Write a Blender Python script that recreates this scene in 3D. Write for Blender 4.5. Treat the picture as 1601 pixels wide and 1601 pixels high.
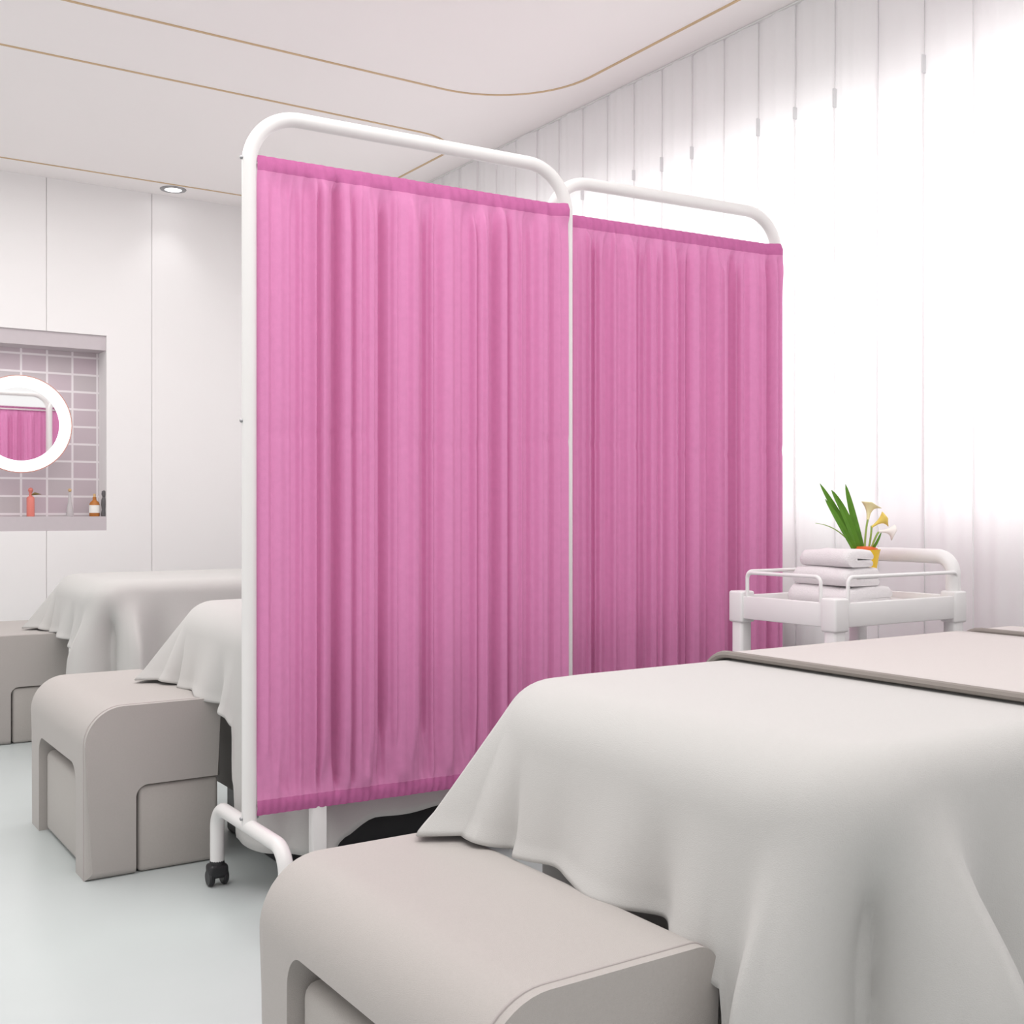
import bpy, bmesh, math, random
from mathutils import Vector, Matrix
S = bpy.context.scene
COL = S.collection
for o in list(bpy.data.objects): bpy.data.objects.remove(o)
R = math.radians
# ------------------------------------------------------------------ camera, world, lights
CAMH = 0.92
cd = bpy.data.cameras.new('camera'); cam = bpy.data.objects.new('camera', cd); COL.objects.link(cam)
cam.location = (0, 0, CAMH); cam.rotation_euler = (R(90), 0, -math.asin(0.552))
cd.sensor_width = 36; cd.lens = 1785 / 1601 * 36; cd.clip_start = 0.05
S.camera = cam
w = bpy.data.worlds.new('world'); S.world = w; w.use_nodes = True
bgn = w.node_tree.nodes['Background']; bgn.inputs[0].default_value = (1.0, 0.985, 0.98, 1); bgn.inputs[1].default_value = 0.82
S.view_settings.view_transform = 'Standard'; S.view_settings.look = 'None'
S.view_settings.gamma = 1; S.view_settings.use_curve_mapping = False; S.view_settings.exposure = 0.33

def area(name, loc, rot, sx, sy, power, col=(1, 1, 1)):
    l = bpy.data.lights.new(name, 'AREA'); l.shape = 'RECTANGLE'; l.size = sx; l.size_y = sy; l.energy = power; l.color = col
    o = bpy.data.objects.new(name, l); COL.objects.link(o); o.location = loc; o.rotation_euler = rot
    return o
area('daylight_outside_window', (3.75, 2.2, 1.6), (0, R(90), 0), 1.5, 7.4, 170, (1, 1, 1))
area('overhead_fill_light', (0.7, 2.7, 2.57), (0, 0, 0), 2.4, 5.4, 70, (1, 0.985, 0.97))  # unseen overhead fill, added to brighten the walls and upward faces

# ------------------------------------------------------------------ materials
def mat(name, col, rough=0.6, metal=0.0, spec=0.3, noise=0.0, nscale=40, bump=0.0, bscale=200, emit=None, trans=0.0, sheen=0.0):
    m = bpy.data.materials.new(name); m.use_nodes = True
    nt = m.node_tree; b = nt.nodes['Principled BSDF']
    b.inputs['Base Color'].default_value = (*col, 1); b.inputs['Roughness'].default_value = rough
    b.inputs['Metallic'].default_value = metal; b.inputs['Specular IOR Level'].default_value = spec
    b.inputs['Sheen Weight'].default_value = sheen
    if trans: b.inputs['Transmission Weight'].default_value = trans
    if emit: b.inputs['Emission Color'].default_value = (*emit[0], 1); b.inputs['Emission Strength'].default_value = emit[1]
    tc = nt.nodes.new('ShaderNodeTexCoord')
    if noise:
        n = nt.nodes.new('ShaderNodeTexNoise'); n.inputs['Scale'].default_value = nscale; n.inputs['Detail'].default_value = 4
        nt.links.new(tc.outputs['Object'], n.inputs['Vector'])
        cr = nt.nodes.new('ShaderNodeMapRange'); cr.inputs['To Min'].default_value = 1 - noise; cr.inputs['To Max'].default_value = 1 + noise
        nt.links.new(n.outputs['Fac'], cr.inputs['Value'])
        mx = nt.nodes.new('ShaderNodeVectorMath'); mx.operation = 'SCALE'; mx.inputs[0].default_value = col
        nt.links.new(cr.outputs[0], mx.inputs['Scale']); nt.links.new(mx.outputs[0], b.inputs['Base Color'])
    if bump:
        n2 = nt.nodes.new('ShaderNodeTexNoise'); n2.inputs['Scale'].default_value = bscale; n2.inputs['Detail'].default_value = 3
        nt.links.new(tc.outputs['Object'], n2.inputs['Vector'])
        bp = nt.nodes.new('ShaderNodeBump'); bp.inputs['Strength'].default_value = bump; bp.inputs['Distance'].default_value = 0.002
        nt.links.new(n2.outputs['Fac'], bp.inputs['Height']); nt.links.new(bp.outputs[0], b.inputs['Normal'])
    return m
def cloth_mat(name, col, tl, tp=0.0, bump=0.15, noise=0.03):
    m = mat(name, col, 0.85, spec=0.1, noise=noise, nscale=60, bump=bump, bscale=500, sheen=0.1)
    nt = m.node_tree; b = nt.nodes['Principled BSDF']; out = nt.nodes['Material Output']
    t = nt.nodes.new('ShaderNodeBsdfTranslucent'); t.inputs[0].default_value = (*col, 1)
    mx = nt.nodes.new('ShaderNodeMixShader'); mx.inputs[0].default_value = tl
    nt.links.new(b.outputs[0], mx.inputs[1]); nt.links.new(t.outputs[0], mx.inputs[2]); last = mx
    if tp:
        tr = nt.nodes.new('ShaderNodeBsdfTransparent'); m2 = nt.nodes.new('ShaderNodeMixShader'); m2.inputs[0].default_value = tp
        nt.links.new(last.outputs[0], m2.inputs[1]); nt.links.new(tr.outputs[0], m2.inputs[2]); last = m2
    nt.links.new(last.outputs[0], out.inputs['Surface'])
    return m
M = {}
M['wall'] = mat('white_wall_paint', (0.84, 0.825, 0.82), 0.55, noise=0.01, nscale=3)
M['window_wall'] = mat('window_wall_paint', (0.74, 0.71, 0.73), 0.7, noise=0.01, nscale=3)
M['ceiling'] = mat('ceiling_paint', (0.94, 0.90, 0.895), 0.8, noise=0.01, nscale=2)
M['gold'] = mat('brass_inlay', (0.62, 0.45, 0.27), 0.45, metal=0.0, noise=0.08, nscale=8)
M['floor'] = mat('pale_grey_floor', (0.51, 0.55, 0.545), 0.32, spec=0.35, noise=0.03, nscale=5, bump=0.02, bscale=40)
M['tube'] = mat('white_powder_coat', (0.75, 0.735, 0.725), 0.3, spec=0.45, noise=0.01, nscale=20)
M['pink'] = cloth_mat('pink_curtain_cloth', (0.70, 0.265, 0.49), 0.22, noise=0.08, bump=0.3)
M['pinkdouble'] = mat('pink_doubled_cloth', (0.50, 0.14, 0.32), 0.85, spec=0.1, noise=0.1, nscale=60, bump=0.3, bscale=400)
M['sheer'] = cloth_mat('white_sheer_voile', (0.90, 0.885, 0.89), 0.27, 0.03, bump=0.0, noise=0.0)
M['sheet'] = mat('white_bed_linen', (0.52, 0.51, 0.495), 0.85, spec=0.1, noise=0.02, nscale=300, bump=0.25, bscale=700, sheen=0.15)
M['blanket'] = mat('beige_spa_blanket', (0.55, 0.515, 0.50), 0.9, spec=0.1, noise=0.03, nscale=300, bump=0.2, bscale=700)
M['blanket_edge'] = mat('taupe_binding', (0.25, 0.225, 0.205), 0.7, noise=0.03)
M['ottoman'] = mat('greige_upholstery', (0.435, 0.405, 0.385), 0.6, spec=0.25, noise=0.05, nscale=260, bump=0.3, bscale=900, sheen=0.1)
M['ottoman_block'] = mat('greige_upholstery_block', (0.445, 0.415, 0.39), 0.6, spec=0.25, noise=0.05, nscale=260, bump=0.3, bscale=900, sheen=0.1)
M['seam'] = mat('seam_piping', (0.42, 0.38, 0.37), 0.7, noise=0.03)
M['bedbase'] = mat('grey_bed_base', (0.47, 0.455, 0.44), 0.6, noise=0.03, nscale=100)
M['black'] = mat('black_plastic', (0.018, 0.018, 0.02), 0.35, spec=0.4, noise=0.05)
M['bolt'] = mat('steel_bolt', (0.35, 0.35, 0.36), 0.35, metal=0.8, noise=0.03)
M['plastic'] = mat('white_plastic', (0.78, 0.775, 0.77), 0.35, spec=0.4, noise=0.01)
M['towel'] = mat('white_towel_terry', (0.76, 0.73, 0.74), 0.95, spec=0.05, noise=0.03, nscale=200, bump=0.8, bscale=350, sheen=0.2)
M['leaf'] = mat('green_leaf', (0.10, 0.25, 0.02), 0.45, noise=0.3, nscale=30)
M['stem'] = mat('flower_stem', (0.30, 0.42, 0.10), 0.5, noise=0.15)
M['lily'] = mat('cream_lily_petal', (0.86, 0.78, 0.45), 0.5, noise=0.08, nscale=25)
M['lily_y'] = mat('yellow_lily_petal', (0.85, 0.66, 0.16), 0.5, noise=0.1, nscale=25)
M['lily_w'] = mat('white_lily_petal', (0.85, 0.80, 0.76), 0.5, noise=0.05, nscale=25)
M['vase'] = mat('yellow_vase_glaze', (0.85, 0.56, 0.05), 0.25, noise=0.03)
M['red'] = mat('orange_red_rim', (0.75, 0.13, 0.03), 0.4, noise=0.05)
M['mirror'] = mat('mirror_silver', (0.92, 0.92, 0.92), 0.02, metal=1.0, noise=0.003)
M['led'] = mat('led_ring', (1, 1, 1), 0.5, noise=0.003, emit=((1, 1, 1), 1.3))
M['rose'] = mat('rose_gold_rim', (0.55, 0.33, 0.28), 0.35, metal=0.5, noise=0.03)
M['niche'] = mat('niche_grey', (0.56, 0.51, 0.53), 0.6, noise=0.03)
M['pinkbottle'] = mat('coral_bottle', (0.72, 0.22, 0.18), 0.3, noise=0.03)
M['amber'] = mat('amber_glass', (0.45, 0.17, 0.04), 0.2, noise=0.05)
M['paper'] = mat('white_label', (0.85, 0.84, 0.8), 0.7, noise=0.02)
M['cork'] = mat('cork', (0.62, 0.42, 0.22), 0.8, noise=0.1)
M['darkgrey'] = mat('dark_grey_glaze', (0.12, 0.115, 0.12), 0.4, noise=0.1)
M['darkleaf'] = mat('dried_leaf', (0.20, 0.15, 0.05), 0.6, noise=0.2)
M['lamp'] = mat('lamp_lens', (1, 1, 1), 0.5, noise=0.003, emit=((1, 1, 1), 4))
M['pleat_mark'] = mat('grey_pleat_mark', (0.74, 0.74, 0.75), 0.5, noise=0.03)
M['clearglass'] = mat('clear_bottle_glass', (0.80, 0.79, 0.79), 0.08, trans=0.6, noise=0.003)
def tile_mat():
    m = mat('pink_grey_tiles', (0.6, 0.5, 0.55), 0.3, spec=0.4); nt = m.node_tree; b = nt.nodes['Principled BSDF']
    tc = nt.nodes.new('ShaderNodeTexCoord'); sp = nt.nodes.new('ShaderNodeSeparateXYZ'); cb = nt.nodes.new('ShaderNodeCombineXYZ')
    br = nt.nodes.new('ShaderNodeTexBrick'); br.offset = 0; br.inputs['Scale'].default_value = 1
    br.inputs['Brick Width'].default_value = 0.125; br.inputs['Row Height'].default_value = 0.091; br.inputs['Mortar Size'].default_value = 0.0055
    br.inputs['Color1'].default_value = (0.56, 0.47, 0.515, 1); br.inputs['Color2'].default_value = (0.53, 0.49, 0.50, 1); br.inputs['Mortar'].default_value = (0.80, 0.76, 0.775, 1)
    nt.links.new(tc.outputs['Object'], sp.inputs[0]); nt.links.new(sp.outputs['X'], cb.inputs['X']); nt.links.new(sp.outputs['Z'], cb.inputs['Y'])
    nt.links.new(cb.outputs[0], br.inputs['Vector']); nt.links.new(br.outputs['Color'], b.inputs['Base Color'])
    return m
M['tile'] = tile_mat()
def glass_mat():
    m = bpy.data.materials.new('window_glass'); m.use_nodes = True; nt = m.node_tree
    for n in list(nt.nodes): nt.nodes.remove(n)
    o = nt.nodes.new('ShaderNodeOutputMaterial'); t = nt.nodes.new('ShaderNodeBsdfTransparent'); g = nt.nodes.new('ShaderNodeBsdfGlossy')
    g.inputs['Roughness'].default_value = 0.02; f = nt.nodes.new('ShaderNodeFresnel'); x = nt.nodes.new('ShaderNodeMixShader')
    nt.links.new(f.outputs[0], x.inputs[0]); nt.links.new(t.outputs[0], x.inputs[1]); nt.links.new(g.outputs[0], x.inputs[2]); nt.links.new(x.outputs[0], o.inputs[0])
    return m
M['glass'] = glass_mat()

# ------------------------------------------------------------------ helpers
def link(name, bm, m, parent=None, smooth=True, angle=38):
    me = bpy.data.meshes.new(name)
    bmesh.ops.recalc_face_normals(bm, faces=bm.faces)
    for f in bm.faces: f.smooth = smooth
    if smooth:
        for e in bm.edges:
            if len(e.link_faces) == 2 and e.calc_face_angle(0) > R(angle): e.smooth = False
    bm.to_mesh(me); bm.free()
    o = bpy.data.objects.new(name, me); COL.objects.link(o)
    for mm in (m if isinstance(m, list) else [m]): me.materials.append(mm)
    if parent: o.parent = parent
    return o
def thing(name, label, cat, loc=(0, 0, 0), rz=0, group=None):
    o = bpy.data.objects.new(name, None); COL.objects.link(o); o.empty_display_size = 0.1
    o.location = loc; o.rotation_euler = (0, 0, rz); tag(o, label, cat, group); return o
def tag(o, label, cat, group=None):
    o['label'] = label; o['category'] = cat
    if group: o['group'] = group
    return o
def struct(o): o['kind'] = 'structure'; return o
def box(bm, x0, x1, y0, y1, z0, z1, bev=0, seg=3):
    r = bmesh.ops.create_cube(bm, size=1)
    for v in r['verts']:
        v.co = Vector((x0 + (v.co.x + .5) * (x1 - x0), y0 + (v.co.y + .5) * (y1 - y0), z0 + (v.co.z + .5) * (z1 - z0)))
    if bev:
        es = list({e for v in r['verts'] for e in v.link_edges})
        bmesh.ops.bevel(bm, geom=es, offset=bev, segments=seg, profile=0.5, affect='EDGES')
def nb(*a, **k):
    bm = bmesh.new(); box(bm, *a, **k); return bm
def arc_path(pts, r, n=10):
    pts = [Vector(p) for p in pts]; out = [pts[0]]
    for i in range(1, len(pts) - 1):
        a, b, c = pts[i - 1], pts[i], pts[i + 1]
        u = (a - b).normalized(); v = (c - b).normalized()
        rr = r[i - 1] if isinstance(r, (list, tuple)) else r
        ang = u.angle(v); d = rr / math.tan(ang / 2)
        d = min(d, (a - b).length * .49 if len(pts) > 3 else 9, (c - b).length * .95); rr = d * math.tan(ang / 2)
        cen = b + (u + v).normalized() * (rr / math.sin(ang / 2))
        p0 = b + u * d; p1 = b + v * d; q0 = p0 - cen; q1 = p1 - cen; tot = q0.angle(q1)
        for k in range(n + 1):
            t = k / n
            out.append(cen + (q0 * math.sin((1 - t) * tot) + q1 * math.sin(t * tot)) / math.sin(tot))
    out.append(pts[-1]); return out
def sweep(bm, path, rad, n=14, cap=True):
    path = [Vector(p) for p in path]; N = len(path); rings = []; up = None
    for i in range(N):
        t = (path[min(i + 1, N - 1)] - path[max(i - 1, 0)]).normalized()
        if up is None:
            up = Vector((0, 0, 1)) if abs(t.z) < .9 else Vector((1, 0, 0))
        up = (up - t * up.dot(t)).normalized(); s = t.cross(up)
        rr = rad[i] if isinstance(rad, (list, tuple)) else rad
        rings.append([bm.verts.new(path[i] + (up * math.cos(2 * math.pi * k / n) + s * math.sin(2 * math.pi * k / n)) * rr) for k in range(n)])
    for i in range(N - 1):
        for k in range(n):
            bm.faces.new((rings[i][k], rings[i][(k + 1) % n], rings[i + 1][(k + 1) % n], rings[i + 1][k]))
    if cap: bm.faces.new(rings[0]); bm.faces.new(rings[-1])
def tube(name, path, rad, m, parent=None, n=14):
    bm = bmesh.new(); sweep(bm, path, rad, n); return link(name, bm, m, parent)
def lathe(bm, prof, c=(0, 0, 0), n=24):
    rings = []
    for r, z in prof:
        if r < 1e-5: rings.append([bm.verts.new((c[0], c[1], c[2] + z))])
        else: rings.append([bm.verts.new((c[0] + r * math.cos(2 * math.pi * k / n), c[1] + r * math.sin(2 * math.pi * k / n), c[2] + z)) for k in range(n)])
    for a, b in zip(rings, rings[1:]):
        for k in range(n):
            k2 = (k + 1) % n
            vs = ([a[0], b[k], b[k2]] if len(a) == 1 else [a[k], a[k2], b[0]] if len(b) == 1 else [a[k], a[k2], b[k2], b[k]])
            if len(a) == 1 and len(b) == 1: continue
            bm.faces.new(vs)
def grid(bm, nu, nv, f):
    vs = [[bm.verts.new(f(i / nu, j / nv)) for j in range(nv + 1)] for i in range(nu + 1)]
    for i in range(nu):
        for j in range(nv):
            bm.faces.new((vs[i][j], vs[i + 1][j], vs[i + 1][j + 1], vs[i][j + 1]))
    return vs
def prism(bm, prof, y0, y1, bev=0, seg=3, bev_filter=None):
    """profile in x,z extruded along y"""
    a = [bm.verts.new((x, y0, z)) for x, z in prof]; b = [bm.verts.new((x, y1, z)) for x, z in prof]
    f0 = bm.faces.new(a); f1 = bm.faces.new(b[::-1]); n = len(prof)
    for i in range(n): bm.faces.new((a[i], b[i], b[(i + 1) % n], a[(i + 1) % n]))
    if bev:
        es = [e for f in (f0, f1) for e in f.edges]
        bmesh.ops.bevel(bm, geom=es, offset=bev, segments=seg, profile=0.5, affect='EDGES')
def rrect(x0, x1, z0, z1, r, n=8):
    """rounded rectangle, r = (bl, br, tr, tl)"""
    out = []
    for (cx, cz, a0, rr) in ((x0, z0, 180, r[0]), (x1, z0, 270, r[1]), (x1, z1, 0, r[2]), (x0, z1, 90, r[3])):
        sx = 1 if cx == x0 else -1; sz = 1 if cz == z0 else -1
        if rr == 0: out.append((cx, cz)); continue
        for k in range(n + 1):
            a = R(a0 + 90 * k / n); out.append((cx + sx * rr + rr * math.cos(a), cz + sz * rr + rr * math.sin(a)))
    return out
def smooth01(x): x = max(0, min(1, x)); return x * x * (3 - 2 * x)
def lerp_tab(tab, x):
    if x <= tab[0][0]: return tab[0][1]
    for (a, fa), (b, fb) in zip(tab, tab[1:]):
        if x <= b: return fa + (fb - fa) * smooth01((x - a) / (b - a))
    return tab[-1][1]
def copy_tree(o, loc=None, label=None, parent=None):
    c = o.copy(); COL.objects.link(c)
    if parent: c.parent = parent
    if loc is not None: c.location = loc
    if label: c['label'] = label
    for ch in [x for x in list(bpy.data.objects) if x.parent == o]: copy_tree(ch, parent=c)
    return c

# ------------------------------------------------------------------ the room
H = 2.6
AX0, AX1, BY0, BY1 = -2.2, 3.0, -2.2, 6.07
struct(link('floor', nb(AX0, AX1 + .15, BY0, BY1 + .3, -.1, 0), M['floor']))
struct(link('ceiling', nb(AX0, AX1 + .15, BY0, BY1 + .3, H, H + .1), M['ceiling']))
# left wall of jointed white panels with a recess for the tiled niche
NX0, NX1, NZ0, NZ1 = 0.35, 1.508, 0.825, 1.83
bm = bmesh.new()
g = 0.0018; seams = [AX0 - .1, -.885, -.36, .165, .69, 1.215, 1.74, 2.265, 2.79, AX1 + .15]
for xa, xb in zip(seams, seams[1:]):
    xa += g; xb -= g
    if xb < NX0 or xa > NX1: box(bm, xa, xb, BY1, BY1 + .05, 0, H)
    else:
        box(bm, xa, xb, BY1, BY1 + .05, 0, NZ0); box(bm, xa, xb, BY1, BY1 + .05, NZ1, H)
        if xa < NX0: box(bm, xa, NX0, BY1, BY1 + .05, NZ0, NZ1)
        if xb > NX1: box(bm, NX1, xb, BY1, BY1 + .05, NZ0, NZ1)
for (x0, x1, z0, z1) in ((AX0, AX1 + .15, 0, NZ0 - .001), (AX0, AX1 + .15, NZ1 + .001, H), (AX0, NX0 - .001, NZ0 - .001, NZ1 + .001), (NX1 + .001, AX1 + .15, NZ0 - .001, NZ1 + .001)):
    box(bm, x0, x1, BY1 + .006, BY1 + .3, z0, z1)
struct(link('wall_left', bm, M['wall'], smooth=False))
bm = bmesh.new(); box(bm, NX0 - .005, NX1 + .005, BY1 + .16, BY1 + .2, NZ0 - .005, NZ1 + .005)
nb_ = link('trim_1', bm, M['tile'], smooth=False); struct(nb_)
# head band and ledge of the niche
bm = bmesh.new(); box(bm, NX0, NX1, BY1 + .012, BY1 + .16, NZ1 - .075, NZ1); box(bm, NX0, NX1, BY1 + .002, BY1 + .16, NZ0, NZ0 + .072)
struct(link('trim_2', bm, M['niche'], smooth=False))
# window wall
WZ0, WZ1, WY0, WY1 = 0.86, 2.27, -1.3, 5.75
bm = bmesh.new()
box(bm, AX1, AX1 + .15, BY0, BY1 + .3, 0, WZ0); box(bm, AX1, AX1 + .15, BY0, BY1 + .3, WZ1, H)
box(bm, AX1, AX1 + .15, BY0, WY0, WZ0, WZ1); box(bm, AX1, AX1 + .15, WY1, BY1 + .3, WZ0, WZ1)
struct(link('wall_right', bm, M['window_wall'], smooth=False))
bm = bmesh.new()
for z0, z1 in ((WZ0, WZ0 + .05), (WZ1 - .05, WZ1)): box(bm, AX1 + .05, AX1 + .1, WY0, WY1, z0, z1)
k = 6
for i in range(k + 1):
    y = WY0 + (WY1 - WY0 - .05) * i / k; box(bm, AX1 + .05, AX1 + .1, y, y + .05, WZ0 + .05, WZ1 - .05)
wf = struct(link('window_1', bm, M['plastic'], smooth=False))
gl = link('glass_pane', nb(AX1 + .072, AX1 + .076, WY0 + .04, WY1 - .04, WZ0 + .04, WZ1 - .04), M['glass'], wf, smooth=False)
# brass inlays in the ceiling
def inlay(name, pts, r, wd=.011):
    path = arc_path(pts, r, 14); bm = bmesh.new(); L = []
    for i, p in enumerate(path):
        t = (path[min(i + 1, len(path) - 1)] - path[max(i - 1, 0)]); t.z = 0; t.normalize(); n = Vector((-t.y, t.x, 0))
        L.append([bm.verts.new(p + n * wd / 2 + Vector((0, 0, .002))), bm.verts.new(p - n * wd / 2 + Vector((0, 0, .002))),
                  bm.verts.new(p - n * wd / 2 - Vector((0, 0, .002))), bm.verts.new(p + n * wd / 2 - Vector((0, 0, .002)))])
    for a, b in zip(L, L[1:]):
        for k in range(4): bm.faces.new((a[k], a[(k + 1) % 4], b[(k + 1) % 4], b[k]))
    return struct(link(name, bm, M['gold'], smooth=False))
z = H - .001
inlay('trim_3', [(AX0, 3.93, z), (2.685, 3.93, z), (2.685, BY0, z)], .42)
inlay('trim_4', [(AX0, 4.43, z), (2.69, 4.43, z), (2.69, 5.84, z), (AX0, 5.84, z)], [.24, .1])

# ------------------------------------------------------------------ pleated sheer curtain along the window wall
cur = thing('sheer_curtain', 'white pleated sheer curtain hanging from ceiling to floor across the window wall', 'curtain', (2.87, 0, 0))
PER = 0.166; OFF = 2.957
def sheer(u, v):
    y = -1.9 + u * 7.9; z = .01 + v * (H - .015)
    q = (y - OFF) / PER; ph = q - math.floor(q); k = math.floor(q)
    # each pleat overlaps its neighbour: the cloth doubles back over the last stretch
    y = OFF + PER * (k + (ph * 1.12 if ph < .93 else 1.0416 - .0416 * (ph - .93) / .07))
    rnd = random.Random(k * 7 + 3); am = .012 + .012 * rnd.random(); rip = rnd.random()
    # each pleat bows towards the room and tucks sharply behind the next
    x = -am * math.sin(math.pi * ph) ** .8 - .012 * (1 - ph) ** 6
    x += .0025 * math.sin(ph * 2 * math.pi * (2 + round(rip * 2)) + rip * 6) * math.sin(math.pi * ph)
    return Vector((x, y, z))
bm = bmesh.new(); grid(bm, 1330, 6, sheer); so = link('voile', bm, M['sheer'], cur, angle=50)
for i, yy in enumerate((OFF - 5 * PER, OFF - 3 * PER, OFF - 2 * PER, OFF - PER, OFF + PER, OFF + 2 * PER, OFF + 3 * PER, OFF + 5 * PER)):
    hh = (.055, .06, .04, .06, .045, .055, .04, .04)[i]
    link('pleat_mark', nb(-.022, -.006, yy - .0035, yy + .0025, 2.235 - hh / 2, 2.235 + hh / 2, bev=.002, seg=2), M['pleat_mark'], cur)  # small grey bars marking the pleats at window-head height
link('curtain_rail', nb(-.02, .03, -1.9, 6.0, H - .007, H - .001), M['plastic'], cur, smooth=False)

# ------------------------------------------------------------------ folding privacy screen
P1L, P1R = Vector((.948, 2.53, 0)), Vector((1.822, 2.487, 0))
P2L, P2R = Vector((1.822, 2.56, 0)), Vector((2.637, 2.498, 0))
scr = thing('privacy_screen', 'two-panel medical folding screen with pink gathered curtains on a white tube frame', 'screen', tuple((P1L + P2R) / 2))
O = (P1L + P2R) / 2
TR = .0172
def loc(p): return p - O
def post(p, z): return Vector((p.x - O.x, p.y - O.y, z))
def frame(L, Rr, zt=1.843):
    return tube('frame', arc_path([post(L, .19), post(L, zt), post(Rr, zt), post(Rr, .19)], .12, 16), TR, M['tube'], scr, 20)
frame(P1L, P1R); frame(P2L, P2R, 1.838)
def panel_curtain(L, Rr, seed, folds, x_end):
    d = (Rr - L); W = d.length; d.normalize(); nrm = Vector((d.y, -d.x, 0))      # towards the camera side
    rnd = random.Random(seed); bumps = list(folds)
    x = .03
    while x < W - .02:
        wd = rnd.uniform(.003, .012); bumps.append((x, wd, rnd.uniform(-.009, .010), 1.63 + rnd.uniform(-.03, .03), .33 + rnd.uniform(-.05, .08)))
        x += rnd.uniform(.011, .034)
    z0, z1 = .218, 1.745; NU, NV = 420, 84
    x0 = TR - .002; x1 = x_end
    def f(u, v):
        x = x0 + u * (x1 - x0); z = z0 + v * (z1 - z0); y = .008
        y += .016 * smooth01((x - (W - .06)) / .05)
        for (c, wd, am, top, bot) in bumps:
            if abs(x - c) > 3.2 * wd: continue
            dz = max(0, z - top, bot - z) / (wd * 4.5 + .02)
            q = math.sqrt(((x - c) / wd) ** 2 + dz * dz)
            y += 1.5 * am * (1 - smooth01((q - .55) / 1.2))
        # broad billow of the gathered cloth
        env = smooth01((1.70 - z) / .12) * smooth01((z - .28) / .15)
        y += env * (.004 * math.sin(x * 38 + seed) + .003 * math.sin(x * 71 + 2 * seed) )
        # pressed crease across the middle
        y -= .0035 * math.exp(-((z - 1.10 - .012 * math.sin(x * 9)) / .007) ** 2)
        # rod pockets at the two ends with the gather stitching
        if z > 1.70: y = .008 + (y - .008) * .2 + .009 * math.sqrt(max(0, 1 - ((z - 1.7225) / .0225) ** 2)) - .002 + .0012 * math.sin(x * 260)
        if z < .262: y = .008 + (y - .008) * .2 + .009 * math.sqrt(max(0, 1 - ((z - .24) / .022) ** 2)) - .002 + .0014 * math.sin(x * 330)
        elif z < .30: y += .0025 * math.sin(x * 140 + 40 * z)
        y += .016 * smooth01((x - (W - .06)) / .05) * (1 if z > 1.70 or z < .262 else 0)
        p = L + d * x + nrm * y
        return Vector((p.x - O.x, p.y - O.y, z))
    bm = bmesh.new(); grid(bm, NU, NV, f); c = link('curtain', bm, [M['pink'], M['pinkdouble']], scr, angle=80)
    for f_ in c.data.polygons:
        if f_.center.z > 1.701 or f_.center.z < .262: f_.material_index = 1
    for zz in (1.722, .24):
        a = L + d * TR; b = Rr - d * TR
        tube('rod', [Vector((a.x - O.x, a.y - O.y, zz)), Vector((b.x - O.x, b.y - O.y, zz))], .005, M['tube'], scr, 8)
    return c
W1 = (P1R - P1L).length; W2 = (P2R - P2L).length
def X1(px):   # where a fold seen in the photo sits along the near panel
    t = (px - 800.5) / 1785; dd = 2.51 / (.834 - .552 * t); return dd * (.834 * t + .552) - P1L.x
fold1 = [(X1(430), .02, .006, 1.60, .4), (X1(500), .016, .009, 1.64, .42), (X1(527), .006, -.016, 1.66, .30), (X1(541), .010, .011, 1.645, .30),
         (X1(567), .017, .013, 1.65, .305), (X1(598), .010, -.012, 1.6, .45), (X1(630), .024, .011, 1.63, .325), (X1(660), .008, -.010, 1.6, .42),
         (X1(694), .016, .012, 1.62, .345), (X1(725), .012, -.010, 1.63, .4), (X1(745), .009, .011, 1.62, .36), (X1(774), .013, .009, 1.62, .36),
         (X1(815), .010, -.010, 1.62, .38), (X1(838), .016, .010, 1.62, .36)]
panel_curtain(P1L, P1R, 5, fold1, W1 - .010)
def X2(px):
    t = (px - 800.5) / 1785; dd = 2.52 / (.834 - .552 * t); return dd * (.834 * t + .552) - P2L.x
fold2 = [(X2(920), .018, .008, 1.62, .4), (X2(955), .008, -.011, 1.62, .4), (X2(985), .018, .010, 1.62, .36), (X2(1008), .007, -.009, 1.6, .36),
         (X2(1030), .018, .010, 1.60, .4), (X2(1062), .010, -.012, 1.62, .4), (X2(1085), .016, .011, 1.61, .36), (X2(1115), .012, .010, 1.59, .36),
         (X2(1140), .008, -.012, 1.64, .4), (X2(1165), .013, .009, 1.60, .4), (X2(1190), .010, -.011, 1.62, .4), (X2(1207), .012, .009, 1.62, .36)]
panel_curtain(P2L, P2R, 11, fold2, W2 - .004)
for (p, z) in ((P1L, 1.735), (P1L, 1.13), (P1L, .215), (P2R, 1.72)):
    for s in (-1, 1):
        bm = bmesh.new(); lathe(bm, [(0, 0), (.0045, 0), (.0045, .004), (.003, .006), (0, .0065)], n=12)
        o = link('bolt', bm, M['bolt'], scr); o.location = post(p, z) + Vector((s * (TR - .001), 0, 0)); o.rotation_euler = (0, R(90 * s), 0)
def caster(p, parent):
    bm = bmesh.new()
    # yoke with a stem and two side wheels
    lathe(bm, [(0, .062), (.017, .062), (.019, .052), (.016, .044), (0, .044)], (p.x, p.y, 0), 20)
    box(bm, p.x - .024, p.x + .024, p.y - .021, p.y + .021, .020, .054, bev=.009, seg=3)
    o = link('caster', bm, M['black'], parent)
    for s in (-1, 1):
        b2 = bmesh.new(); prof = [(0, -.007), (.018, -.007), (.0215, -.003), (.0215, .003), (.018, .007), (0, .007)]
        lathe(b2, prof, n=24); wv = link('wheel', b2, M['black'], o); wv.location = (p.x + s * .0175, p.y, .0215); wv.rotation_euler = (0, R(90), 0)
    return o
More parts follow.
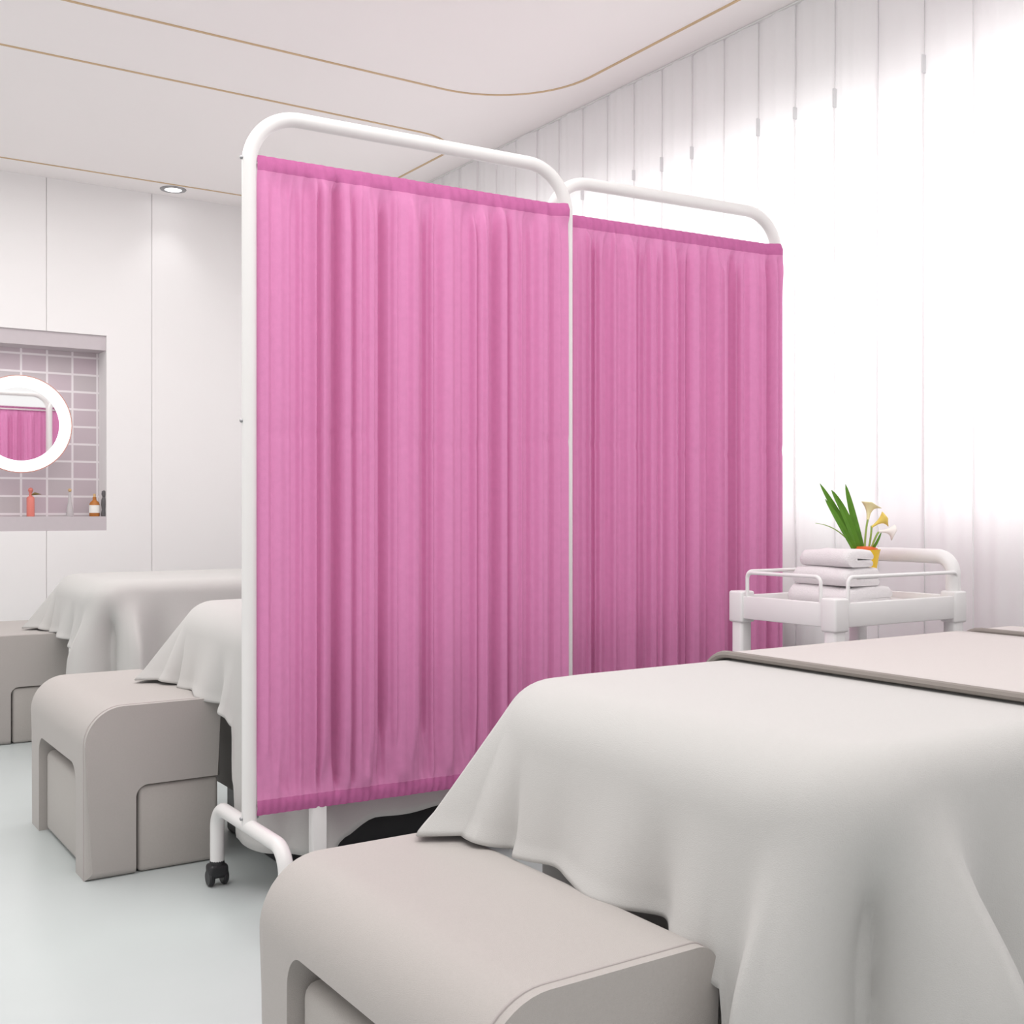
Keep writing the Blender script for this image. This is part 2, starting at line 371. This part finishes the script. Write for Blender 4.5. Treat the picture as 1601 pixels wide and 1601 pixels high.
def foot(p, near=.22, far=.22):
    a = Vector((p.x - O.x, p.y - O.y, 0)); z = .195
    pts = [a + Vector((0, far, .060)), a + Vector((0, far, z)), a + Vector((0, -near, z)), a + Vector((0, -near, .060))]
    tube('foot', arc_path(pts, .055, 10), TR, M['tube'], scr, 18)
    caster(a + Vector((0, far, 0)), scr); caster(a + Vector((0, -near, 0)), scr)
foot(P1L)
foot(P1R + Vector((0, 0.0, 0)), .2, .11); foot(P2R, .17, .13)
sl = P1L + (P1R - P1L) * (1.118 - P1L.x) / (P1R.x - P1L.x)
link('support_leg', nb(sl.x - O.x - .018, sl.x - O.x + .018, sl.y - O.y - .006, sl.y - O.y + .022, .0, .232, bev=.003, seg=2), M['tube'], scr)

# ------------------------------------------------------------------ treatment beds
def make_bed(Wd, label, locn):
    t = thing('treatment_bed', label, 'bed', locn, 0, None)
    link('mattress', nb(.02, 1.72, .03, Wd - .03, .52, .648, bev=.03, seg=4), M['blanket'], t)
    link('base', nb(.06, 1.66, .165, Wd - .005, .13, .525, bev=.012, seg=3), M['bedbase'], t)
    link('plinth', nb(.075, 1.6, .10, Wd - .10, 0, .135, bev=.01, seg=2), M['black'], t)
    return t
def make_sheet(Wd, label, locn, seed=1, xe=1.3, side=1.0):
    rc = .07; Z = .662
    # path of the top outline, arclength measured from the near corner (foot end positive)
    path = []
    n1 = 70
    for i in range(n1): x = xe - (xe - rc) * i / n1; path.append((Vector((x, 0)), Vector((0, -1)), -(x - rc) - .04))
    for i in range(28): a = R(90 * i / 28); path.append((Vector((rc - rc * math.sin(a), rc - rc * math.cos(a))), Vector((-math.sin(a), -math.cos(a))), -.04 + .08 * i / 28))
    n2 = 110
    for i in range(n2): y = rc + (Wd - 2 * rc) * i / n2; path.append((Vector((0, y)), Vector((-1, 0)), .04 + (y - rc)))
    SF = .04 + Wd - 2 * rc
    for i in range(16): a = R(90 * i / 16); path.append((Vector((rc - rc * math.cos(a), Wd - rc + rc * math.sin(a))), Vector((-math.cos(a), math.sin(a))), SF + .08 * i / 16))
    for i in range(n1 + 1): x = rc + (xe - rc) * i / n1; path.append((Vector((x, Wd)), Vector((0, 1)), SF + .08 + x - rc))
    hem = [(-1.4, .13), (-.5, .15), (-.22, .145), (-.13, .115), (-.06, .08), (.0, .09), (.07, .12), (.098, .25), (.115, .385), (.15, .405), (.24, .420), (.32, .430), (.45, .433), (.55, .434), (.60, .438), (SF + .05, .438), (SF + .2, .30), (SF + .5, .15)]
    flare = [(-1.4, .02), (-.35, .03), (-.18, .06), (-.05, .20), (.0, .22), (.06, .05), (.2, .12), (.35, .20), (.48, .20), (.555, .27), (.60, .42), (SF - .01, .86), (SF + .06, .55), (SF + .16, .12), (SF + .4, .03)]
    folds = [(-.62, .06, .012), (-.45, .05, -.010), (-.27, .05, .016), (-.165, .04, -.022), (-.068, .028, .075), (-.008, .021, -.125), (.055, .022, .052), (.165, .035, .012), (.24, .03, -.020), (.32, .04, .010), (.44, .03, -.010), (.545, .014, -.022)]
    folds = [(c, wd, am * (side if c < .06 else 1)) for c, wd, am in folds]
    bm = bmesh.new(); cols = []
    for (P, N, s) in path:
        if P.x > .3: C = Vector((P.x, Wd / 2))
        else: C = Vector((.3, Wd / 2)) if P.x < .3 else Vector((P.x, Wd / 2))
        f = lerp_tab(flare, s) * (1 if side >= 1 else .4 + .6 * smooth01((s - .02) / .1)); zh = lerp_tab(hem, s)
        r = .085 if -.02 < s < SF + .05 else .06
        r = .055 + .04 * smooth01((s + .1) / .2) * smooth01((SF + .15 - s) / .2)
        phi = math.atan2(1, f)                       # final steepness
        col = []
        In = P - N * (r * .75 if r * .75 < rc - .022 else rc - .022)
        for k in range(9):
            q = C.lerp(In, k / 9); col.append(Vector((q.x, q.y, Z + .004 * math.cos(q.x * 9) * 0)))
        for k in range(9):
            a = phi * k / 8; q = In + N * (r * math.sin(a)); col.append(Vector((q.x, q.y, Z - r * (1 - math.cos(a)))))
        last = col[-1]; drop = last.z - zh
        nd = 26
        for k in range(1, nd + 1):
            t = drop * k / nd; off = f * t * (1 - .25 * (t / .6) ** 2 if drop > .4 else 1)
            fo = 0
            for (c, wd, am) in folds:
                fo += am * math.exp(-((s - c) / (wd * (1 + .25 * k / nd))) ** 2)
            fo *= smooth01(t / .22) ** 1.0 * (1.0 + .25 * t / .4)
            if s > .1: fo *= (1.5 if s > .14 else 1.2)
            off += max(fo, -f * t - .05)
            # last centimetres curl out a touch
            off += .004 * smooth01((k - nd + 4) / 4)
            q = Vector((last.x, last.y)) + N * off
            col.append(Vector((q.x, q.y, last.z - t + .003 * math.sin(s * 31 + seed) * k / nd)))
        cols.append([bm.verts.new(c) for c in col])
    for a, b in zip(cols, cols[1:]):
        for k in range(len(a) - 1): bm.faces.new((a[k], b[k], b[k + 1], a[k + 1]))
    bmesh.ops.remove_doubles(bm, verts=bm.verts, dist=.0004)
    o = link('bed_sheet', bm, M['sheet'], None, angle=85); o.location = locn
    md = o.modifiers.new('solid', 'SOLIDIFY'); md.thickness = .004; md.offset = -1
    tag(o, label, 'bed sheet'); return o
B1, B2, B3 = (.975, .80, 0), (1.06, 2.625, 0), (1.075, 4.37, 0)
WD = .69
b = make_bed(WD, 'grey-based treatment bed nearest the camera, mostly hidden by its white sheet', B1)
copy_tree(b, B2, 'grey-based treatment bed directly behind the pink screen')
copy_tree(b, B3, 'treatment bed farthest away, next to the left wall')
s1 = make_sheet(WD, 'white sheet draped over the nearest bed in the right foreground', B1)
make_sheet(WD, 'white sheet draped over the middle bed, half hidden behind the pink screen', B2, 2, side=.2)
copy_tree(s1, B3, 'white sheet draped over the farthest bed by the left wall')
# beige blanket, strip of sheet, head cushion with piping on the nearest bed
def slab(name, x0, x1, z, th, m, edge, label, cat, over=.022):
    y0, y1 = B1[1], B1[1] + WD
    path = []
    r = .05; ins = over
    pr = [(y0 - ins, z - .10), (y0 - ins, z + th), (y1 + ins, z + th), (y1 + ins, z - .10)]
    pts = arc_path([(0, a, b) for a, b in pr], .065, 8)
    bm = bmesh.new(); n = 14
    cols = []
    for i in range(n + 1):
        x = x0 + (x1 - x0) * i / n; cols.append([bm.verts.new((x, p.y, p.z)) for p in pts])
    for a, c in zip(cols, cols[1:]):
        for k in range(len(pts) - 1): bm.faces.new((a[k], c[k], c[k + 1], a[k + 1]))
    t = thing(name, label, cat, ((x0 + x1) / 2, (y0 + y1) / 2, z))
    o = link('cloth' if name == 'blanket' else 'cushion', bm, m, t); o.location = -Vector(t.location)
    md = o.modifiers.new('solid', 'SOLIDIFY'); md.thickness = th; md.offset = -1 if False else 0
    e = tube('edge_binding', [(x0 - .001, p.y, p.z) for p in pts], edge, M['blanket_edge'], t, 8); e.location = -Vector(t.location)
    return t
slab('blanket', 1.41, 2.07, .6665, .006, M['blanket'], .0065, 'beige blanket with a dark taupe edge lying across the nearest bed', 'blanket')
t = slab('head_cushion', 2.135, 2.25, .6665, .006, M['blanket'], .006, 'padded head cushion with dark edge at the far end of the nearest bed, right edge', 'cushion')

# ------------------------------------------------------------------ ottomans: a waterfall shell over a nested block
def make_ottoman(label, locn, arch=.275):
    Wx, Wy, Hh = .345, .67, .43
    t = thing('ottoman', label, 'ottoman', locn)
    bm = bmesh.new(); prism(bm, rrect(0, Wx, 0, Hh, (.0, .0, .035, .095), 12), 0, Wy, bev=.018, seg=4)
    me = link('shell', bm, M['ottoman'], t)
    cuts = []
    c1 = bmesh.new()   # arch through the short face (-x)
    prof = rrect(.10, .555, -.05, arch, (0, 0, .05, .05), 10)
    a = [c1.verts.new((-.05, y, z)) for y, z in prof]; b = [c1.verts.new((.20, y, z)) for y, z in prof]
    c1.faces.new(a); c1.faces.new(b[::-1])
    for i in range(len(prof)): c1.faces.new((a[i], b[i], b[(i + 1) % len(prof)], a[(i + 1) % len(prof)]))
    cuts.append(link('cut', c1, M['ottoman'], t))
    c2 = bmesh.new(); prism(c2, rrect(.125, .50, -.05, .225, (0, 0, 0, .03), 8), -.05, .24); cuts.append(link('cut', c2, M['ottoman'], t))
    for c in cuts:
        md = me.modifiers.new('b', 'BOOLEAN'); md.object = c; md.operation = 'DIFFERENCE'; md.solver = 'EXACT'
    bpy.context.view_layer.update()
    dg = bpy.context.evaluated_depsgraph_get(); nm = bpy.data.meshes.new_from_object(me.evaluated_get(dg))
    me.modifiers.clear(); me.data = nm; nm.name = 'shell'
    bm = bmesh.new(); bm.from_mesh(nm)
    for e in bm.edges: e.smooth = not (len(e.link_faces) == 2 and e.calc_face_angle(0) > R(38))
    for f in bm.faces: f.smooth = True
    bm.to_mesh(nm); bm.free()
    for c in cuts: bpy.data.objects.remove(c)
    # nested block, seen through both openings
    link('inner_block', nb(.018, .19, .107, .548, 0.001, arch - .04, bev=.02, seg=4), M['ottoman_block'], t)
    link('side_block', nb(.132, Wx - .004, .006, .235, .001, .2215, bev=.012, seg=4), M['ottoman_block'], t)
    # piping along the edge of the side face
    pr = arc_path([(.0005, .017, .0), (.0005, .017, Hh - .0005), (Wx - .0005, .017, Hh - .0005), (Wx - .0005, .017, .225)], [.093, .035], 12)
    tube('piping', pr, .0022, M['seam'], t, 8)
    return t
of = make_ottoman('greige upholstered ottoman in the foreground at the foot of the nearest bed', (.59, .955, 0), .335)
ot = make_ottoman('greige ottoman left of the pink screen with its nested block fully seen', (.68, 2.945, 0))
copy_tree(ot, (.715, 4.86, 0), 'greige ottoman cut by the left edge, in front of the farthest bed')
of.scale = (.945, .865, 1)

# ------------------------------------------------------------------ trolley
TX0, TX1, TY0, TY1, TZ = 2.095, 2.58, 1.80, 2.14, .70
tr = thing('utility_trolley', 'white plastic utility trolley with low rails, holding towels and a vase of lilies', 'trolley', ((TX0 + TX1) / 2, (TY0 + TY1) / 2, 0))
TO = Vector(tr.location)
def tb(name, m, *a, **k):
    o = link(name, nb(*a, **k), m, tr); o.location = -TO; return o
bm = bmesh.new()
box(bm, TX0 + .01, TX1 - .01, TY0 + .01, TY1 - .01, TZ - .03, TZ - .012, bev=.003, seg=2)
for (x0, x1, y0, y1) in ((TX0, TX1, TY0, TY0 + .016), (TX0, TX1, TY1 - .016, TY1), (TX0, TX0 + .016, TY0, TY1), (TX1 - .016, TX1, TY0, TY1)):
    box(bm, x0, x1, y0, y1, TZ - .052, TZ + .006, bev=.004, seg=2)
o = link('tray', bm, M['plastic'], tr); o.location = -TO
bm = bmesh.new()
box(bm, TX0 + .01, TX1 - .01, TY0 + .01, TY1 - .01, .2, .215, bev=.003, seg=2)
for (x0, x1, y0, y1) in ((TX0, TX1, TY0, TY0 + .016), (TX0, TX1, TY1 - .016, TY1), (TX0, TX0 + .016, TY0, TY1), (TX1 - .016, TX1, TY0, TY1)):
    box(bm, x0, x1, y0, y1, .185, .24, bev=.004, seg=2)
o = link('lower_tray', bm, M['plastic'], tr); o.location = -TO
for (x, y) in ((TX0 + .018, TY0 + .018), (TX0 + .018, TY1 - .018), (TX1 - .018, TY0 + .018), (TX1 - .018, TY1 - .018)):
    tb('leg', M['plastic'], x - .019, x + .019, y - .019, y + .019, .06, TZ - .05, bev=.008, seg=3)
    tb('corner_block', M['plastic'], x - .024, x + .024, y - .024, y + .024, TZ - .062, TZ + .018, bev=.006, seg=3)
    cc = caster(Vector((x, y, 0)), tr); cc.location = -TO
def rail(p0, p1, h=.066):
    p0 = Vector(p0); p1 = Vector(p1); u = (p1 - p0).normalized()
    o = tube('rail', arc_path([p0, p0 + Vector((0, 0, h)), p1 + Vector((0, 0, h)), p1], .016, 6), .0048, M['plastic'], tr, 10); o.location = -TO
rail((TX0 + .006, TY1 - .05, TZ), (TX0 + .006, TY0 + .05, TZ))
rail((TX0 + .05, TY0 + .006, TZ), (TX1 - .02, TY0 + .006, TZ))
rail((TX0 + .05, TY1 - .006, TZ), (TX1 - .02, TY1 - .006, TZ))
bm = bmesh.new(); sweep(bm, arc_path([(TX1 - .016, TY0 + .02, TZ - .01), (TX1 - .016, TY0 + .02, TZ + .105), (TX1 - .016, TY1 - .02, TZ + .105), (TX1 - .016, TY1 - .02, TZ - .01)], .045, 10), .019, 16)
o = link('handle', bm, M['plastic'], tr); o.location = -TO

# towels: strips folded in two, long fold to the left
def towel(label, x0, x1, y0, y1, z, hh, seed):
    rnd = random.Random(seed); th = hh / 2 * .95; r = th / 2
    def ring(y, k):
        shr = .006 * k
        out = []
        a0, a1 = x0 + shr, x1 - shr; zt = z + hh
        # outer outline with rounded left, two rounded plies on the right
        pts = []
        n = 10
        for i in range(n + 1): a = R(270 - 180 * i / n); pts.append((a0 + hh / 2 + hh / 2 * math.cos(a), z + hh / 2 + hh / 2 * math.sin(a)))
        m = 8
        for i in range(m): pts.append((a0 + hh / 2 + (a1 - r - a0 - hh / 2) * (i + 1) / (m + 1), zt))
        for i in range(n + 1): a = R(90 - 180 * i / n); pts.append((a1 - r + r * math.cos(a), zt - r + r * math.sin(a) * .98))
        pts.append((a0 + .035, z + hh / 2 + .0018)); pts.append((a0 + .035, z + hh / 2 - .0018))
        for i in range(n + 1): a = R(90 - 180 * i / n); pts.append((a1 - r * 1.2 + r * math.cos(a), z + r + r * math.sin(a) * .98))
        return pts
    bm = bmesh.new(); rings = []; N = 16
    for j in range(N + 1):
        v = j / N; y = y0 + (y1 - y0) * v; e = max(0, 1 - min(v, 1 - v) / .06) ** 2
        pts = ring(y, e); cz = z + hh / 2
        rings.append([bm.verts.new((x, y, z + (zz - z) * (1 - .18 * e) + e * hh * .09 * 0 + (.003 * math.sin(x * 40 + y * 25 + seed) if zz > cz else 0))) for x, zz in pts])
    n = len(rings[0])
    for a, b in zip(rings, rings[1:]):
        for k in range(n): bm.faces.new((a[k], b[k], b[(k + 1) % n], a[(k + 1) % n]))
    bm.faces.new(rings[0]); bm.faces.new(rings[-1][::-1])
    o = link('folded_towel', bm, M['towel'], angle=60)
    c = Vector(((x0 + x1) / 2, (y0 + y1) / 2, z))
    for v in o.data.vertices: v.co -= c
    o.location = c
    return tag(o, label, 'towel', 'folded white towels stacked on the trolley')
TB = TZ - .012
towel('folded white towel at the bottom of the stack on the trolley', 2.20, 2.375, 1.855, 2.05, TB, .048, 1)
towel('folded white towel in the middle of the stack on the trolley', 2.20, 2.335, 1.86, 2.035, TB + .050, .044, 2)
towel('folded white towel on top of the stack on the trolley', 2.205, 2.312, 1.862, 2.015, TB + .0965, .042, 3)

# vase with leaves and callas
VX, VY = 2.425, 1.985
ve = thing('flower_vase', 'yellow vase of green blades and calla lilies standing behind the towels', 'vase', (VX, VY, TB))
bm = bmesh.new(); lathe(bm, [(0, 0), (.020, 0), (.022, .004), (.024, .04), (.030, .09), (.037, .128), (.039, .134), (.036, .134), (.028, .09), (.02, .02), (0, .015)])
link('vessel', bm, M['vase'], ve)
bm = bmesh.new(); lathe(bm, [(0, .142), (.02, .142), (.031, .137), (.034, .12), (0, .115)]); link('red_filler', bm, M['red'], ve)
RV = Vector((.834, -.552, 0)); FV = Vector((.552, .834, 0))
def vp(px, py, dz=0):  # a point near the vase for a spot in the photo, at the vase's own distance
    d = 2.99 + dz; return Vector((0, 0, CAMH)) + RV * ((px - 800.5) / 1785 * d) + FV * d + Vector((0, 0, (800.5 - py) / 1785 * d)) - Vector((VX, VY, TB))
def blade(pts, wid, m=None, name='leaf'):
    P = [vp(*p) for p in pts]; N = 16; bm = bmesh.new(); L = []
    def bz(t):
        if len(P) == 3: return P[0] * (1 - t) ** 2 + P[1] * 2 * t * (1 - t) + P[2] * t * t
        return P[0].lerp(P[1], t)
    for i in range(N + 1):
        t = i / N; p = bz(t); tan = (bz(min(1, t + .02)) - bz(max(0, t - .02))).normalized()
        sd = tan.cross(FV).normalized(); w_ = wid * (.55 + .9 * t) * (1 - t) ** .6 * 1.25 if t < 1 else 0
        w_ = max(w_, .0006)
        L.append([bm.verts.new(p - sd * w_), bm.verts.new(p + FV * w_ * .35), bm.verts.new(p + sd * w_), bm.verts.new(p + FV * (w_ * .35 + .0014))])
    for a, b in zip(L, L[1:]):
        for k in range(4): bm.faces.new((a[k], a[(k + 1) % 4], b[(k + 1) % 4], b[k]))
    bm.faces.new(L[0]); bm.faces.new(L[-1])
    return link(name, bm, m or M['leaf'], ve, angle=30)
blade([(1347, 872), (1318, 815, .01), (1282, 756, .01)], .011)
blade([(1345, 872), (1330, 810), (1300, 766, -.01)], .012)
blade([(1351, 872), (1336, 815, .02), (1322, 757, .02)], .011)
blade([(1343, 872), (1322, 830, -.03), (1290, 780, -.03)], .009)
blade([(1343, 870, .01), (1318, 822, .03), (1275, 818, .03)], .0018, M['stem'])
blade([(1355, 872), (1372, 850, -.02), (1378, 832, -.02)], .0045)
def stem(pts):
    P = [vp(*p) for p in pts]; bm = bmesh.new()
    path = [P[0] * (1 - t) ** 2 + P[1] * 2 * t * (1 - t) + P[2] * t * t for t in [i / 12 for i in range(13)]]
    sweep(bm, path, .0026, 8); return link('flower_stem', bm, M['stem'], ve)
def calla(at, direction, m, ln=.046, rad=.017):
    """spathe: a flaring funnel with one drawn-out lip"""
    p = vp(*at); z = Vector(direction).normalized(); x = z.orthogonal().normalized()
    lip = (RV * (1 if z.dot(RV) >= 0 else -1)); lip = (lip - z * lip.dot(z)).normalized(); x = lip; y = z.cross(x)
    bm = bmesh.new(); rings = []; n = 20
    for i in range(11):
        t = i / 10; r = .003 + rad * t ** 2.4
        ring = []
        for k in range(n):
            a = 2 * math.pi * k / n; ex = 1 + .55 * (max(0, math.cos(a)) ** 3) * t ** 3
            q = p + z * (ln * (t - .25 * t ** 4 * max(0, math.cos(a)))) + (x * math.cos(a) * ex + y * math.sin(a)) * r
            ring.append(bm.verts.new(q))
        rings.append(ring)
    for a, b in zip(rings, rings[1:]):
        for k in range(n): bm.faces.new((a[k], a[(k + 1) % n], b[(k + 1) % n], b[k]))
    bm.faces.new(rings[0])
    o = link('calla_flower', bm, m, ve); md = o.modifiers.new('s', 'SOLIDIFY'); md.thickness = .001
    b2 = bmesh.new(); sweep(b2, [p + z * .008, p + z * ln * .8], [.0025, .0018], 8); s = link('spadix', b2, M['lily_y'], o)
    return o
UP = Vector((0, 0, 1))
stem([(1352, 872), (1352, 835), (1357, 812)]); calla((1357, 812), UP * 1 + RV * .12, M['lily'], .045, .018)
stem([(1355, 872), (1362, 845), (1363, 822)]); calla((1363, 824), UP * .7 + RV * .9 - FV * .2, M['lily_y'], .045, .014)
stem([(1358, 872), (1368, 838, -.02), (1374, 832, -.02)]); calla((1374, 831, -.02), UP * .05 + RV * 1, M['lily_w'], .042, .013)

# ------------------------------------------------------------------ round lit mirror and the bottles of the niche
def on_wall(px, py, b=BY1):
    t = (px - 800.5) / 1785; d = b / (.834 - .552 * t); return Vector((d * (.834 * t + .552), b, CAMH + (800.5 - py) * d / 1785))
mc = on_wall(32, 663, BY1 - .03)
mr = thing('round_mirror', 'round wall mirror with a glowing white ring, cut by the left edge of the view', 'mirror', tuple(mc), R(-.85))
def disc(prof, m, name):
    bm = bmesh.new(); lathe(bm, prof, n=72); o = link(name, bm, m, mr); o.rotation_euler = (R(90), 0, 0); return o
disc([(0, .0), (.182, .0), (.182, .006), (0, .006)], M['mirror'], 'mirror_glass')
disc([(.180, -.004), (.182, .012), (.188, .016), (.232, .016), (.236, .012), (.236, -.004), (.180, -.004)], M['led'], 'light_ring')
disc([(.236, -.006), (.237, .012), (.242, .012), (.242, -.006), (.236, -.006)], M['rose'], 'rim')
link('bracket', nb(-.06, .06, .004, .192, -.04, .04, bev=.004, seg=2), M['niche'], mr)
ZL = NZ0 + .0725
def nx(px, b=BY1 + .05): return on_wall(px, 800, b).x
# coral bottle with a dried sprig
t = thing('bottle', 'coral pink bottle with a dried sprig on the tiled niche ledge', 'bottle', (nx(48), BY1 + .05, ZL))
bm = bmesh.new(); lathe(bm, [(0, 0), (.018, 0), (.019, .004), (.019, .092), (.016, .098), (.008, .102), (.008, .116), (0, .116)]); link('body', bm, M['pinkbottle'], t)
bm = bmesh.new(); lathe(bm, [(0, .114), (.006, .116), (.013, .132), (.009, .142), (0, .146)], n=10); link('stopper', bm, M['pinkbottle'], t)
bm = bmesh.new(); sweep(bm, [(0, -.004, .108), (.02, -.006, .115), (.05, -.004, .112)], [.003, .007, .001], 8); link('dried_sprig', bm, M['darkleaf'], t)
# clear glass bottle with cork
t = thing('bottle', 'slender clear glass bottle with a cork ball stopper in the niche', 'bottle', (nx(110), BY1 + .06, ZL))
bm = bmesh.new(); lathe(bm, [(0, 0), (.016, 0), (.018, .006), (.016, .04), (.009, .075), (.006, .12), (.007, .124), (0, .124)]); link('body', bm, M['clearglass'], t)
bm = bmesh.new(); bmesh.ops.create_uvsphere(bm, u_segments=16, v_segments=10, radius=.009, matrix=Matrix.Translation((0, 0, .134))); link('cork', bm, M['cork'], t)
# amber bottle with label
t = thing('bottle', 'squat amber bottle with a white label in the niche', 'bottle', (nx(147.5), BY1 + .045, ZL - .0))
bm = bmesh.new(); lathe(bm, [(0, 0), (.024, 0), (.026, .004), (.026, .06), (.022, .072), (.010, .084), (.009, .10), (0, .10)]); link('body', bm, M['amber'], t)
bm = bmesh.new(); lathe(bm, [(.0262, .018), (.0270, .018), (.0270, .058), (.0262, .058), (.0262, .018)], n=32); link('label_band', bm, M['paper'], t)
bm = bmesh.new(); lathe(bm, [(0, .099), (.007, .10), (.006, .116), (0, .118)], n=12); link('cap', bm, M['cork'], t)
# dark figure-like bottle at the corner
o = bmesh.new(); lathe(o, [(0, 0), (.013, 0), (.015, .01), (.010, .035), (.014, .06), (.013, .085), (.007, .10), (.012, .115), (.010, .13), (0, .135)])
o = link('bottle', o, M['darkgrey']); o.location = (nx(161), BY1 + .03, ZL); tag(o, 'narrow dark grey waisted bottle at the right corner of the niche', 'bottle')

# ------------------------------------------------------------------ recessed downlight
dl = thing('downlight', 'small round recessed ceiling downlight close to the left wall', 'ceiling light', (1.81, 5.93, H))
bm = bmesh.new(); lathe(bm, [(.042, .0), (.044, -.006), (.064, -.004), (.067, .0), (.042, 0)], n=40); link('trim_ring', bm, M['bolt'], dl)
bm = bmesh.new(); lathe(bm, [(0, -.003), (.042, -.003), (.042, -.0005), (0, -.0005)], n=40); link('lens', bm, M['lamp'], dl)
l = bpy.data.lights.new('downlight_beam', 'SPOT'); l.energy = 2.5; l.spot_size = R(95); l.spot_blend = 1; l.shadow_soft_size = .04
lo = bpy.data.objects.new('downlight_beam', l); COL.objects.link(lo); lo.parent = dl; lo.location = (0, -.02, -.02)
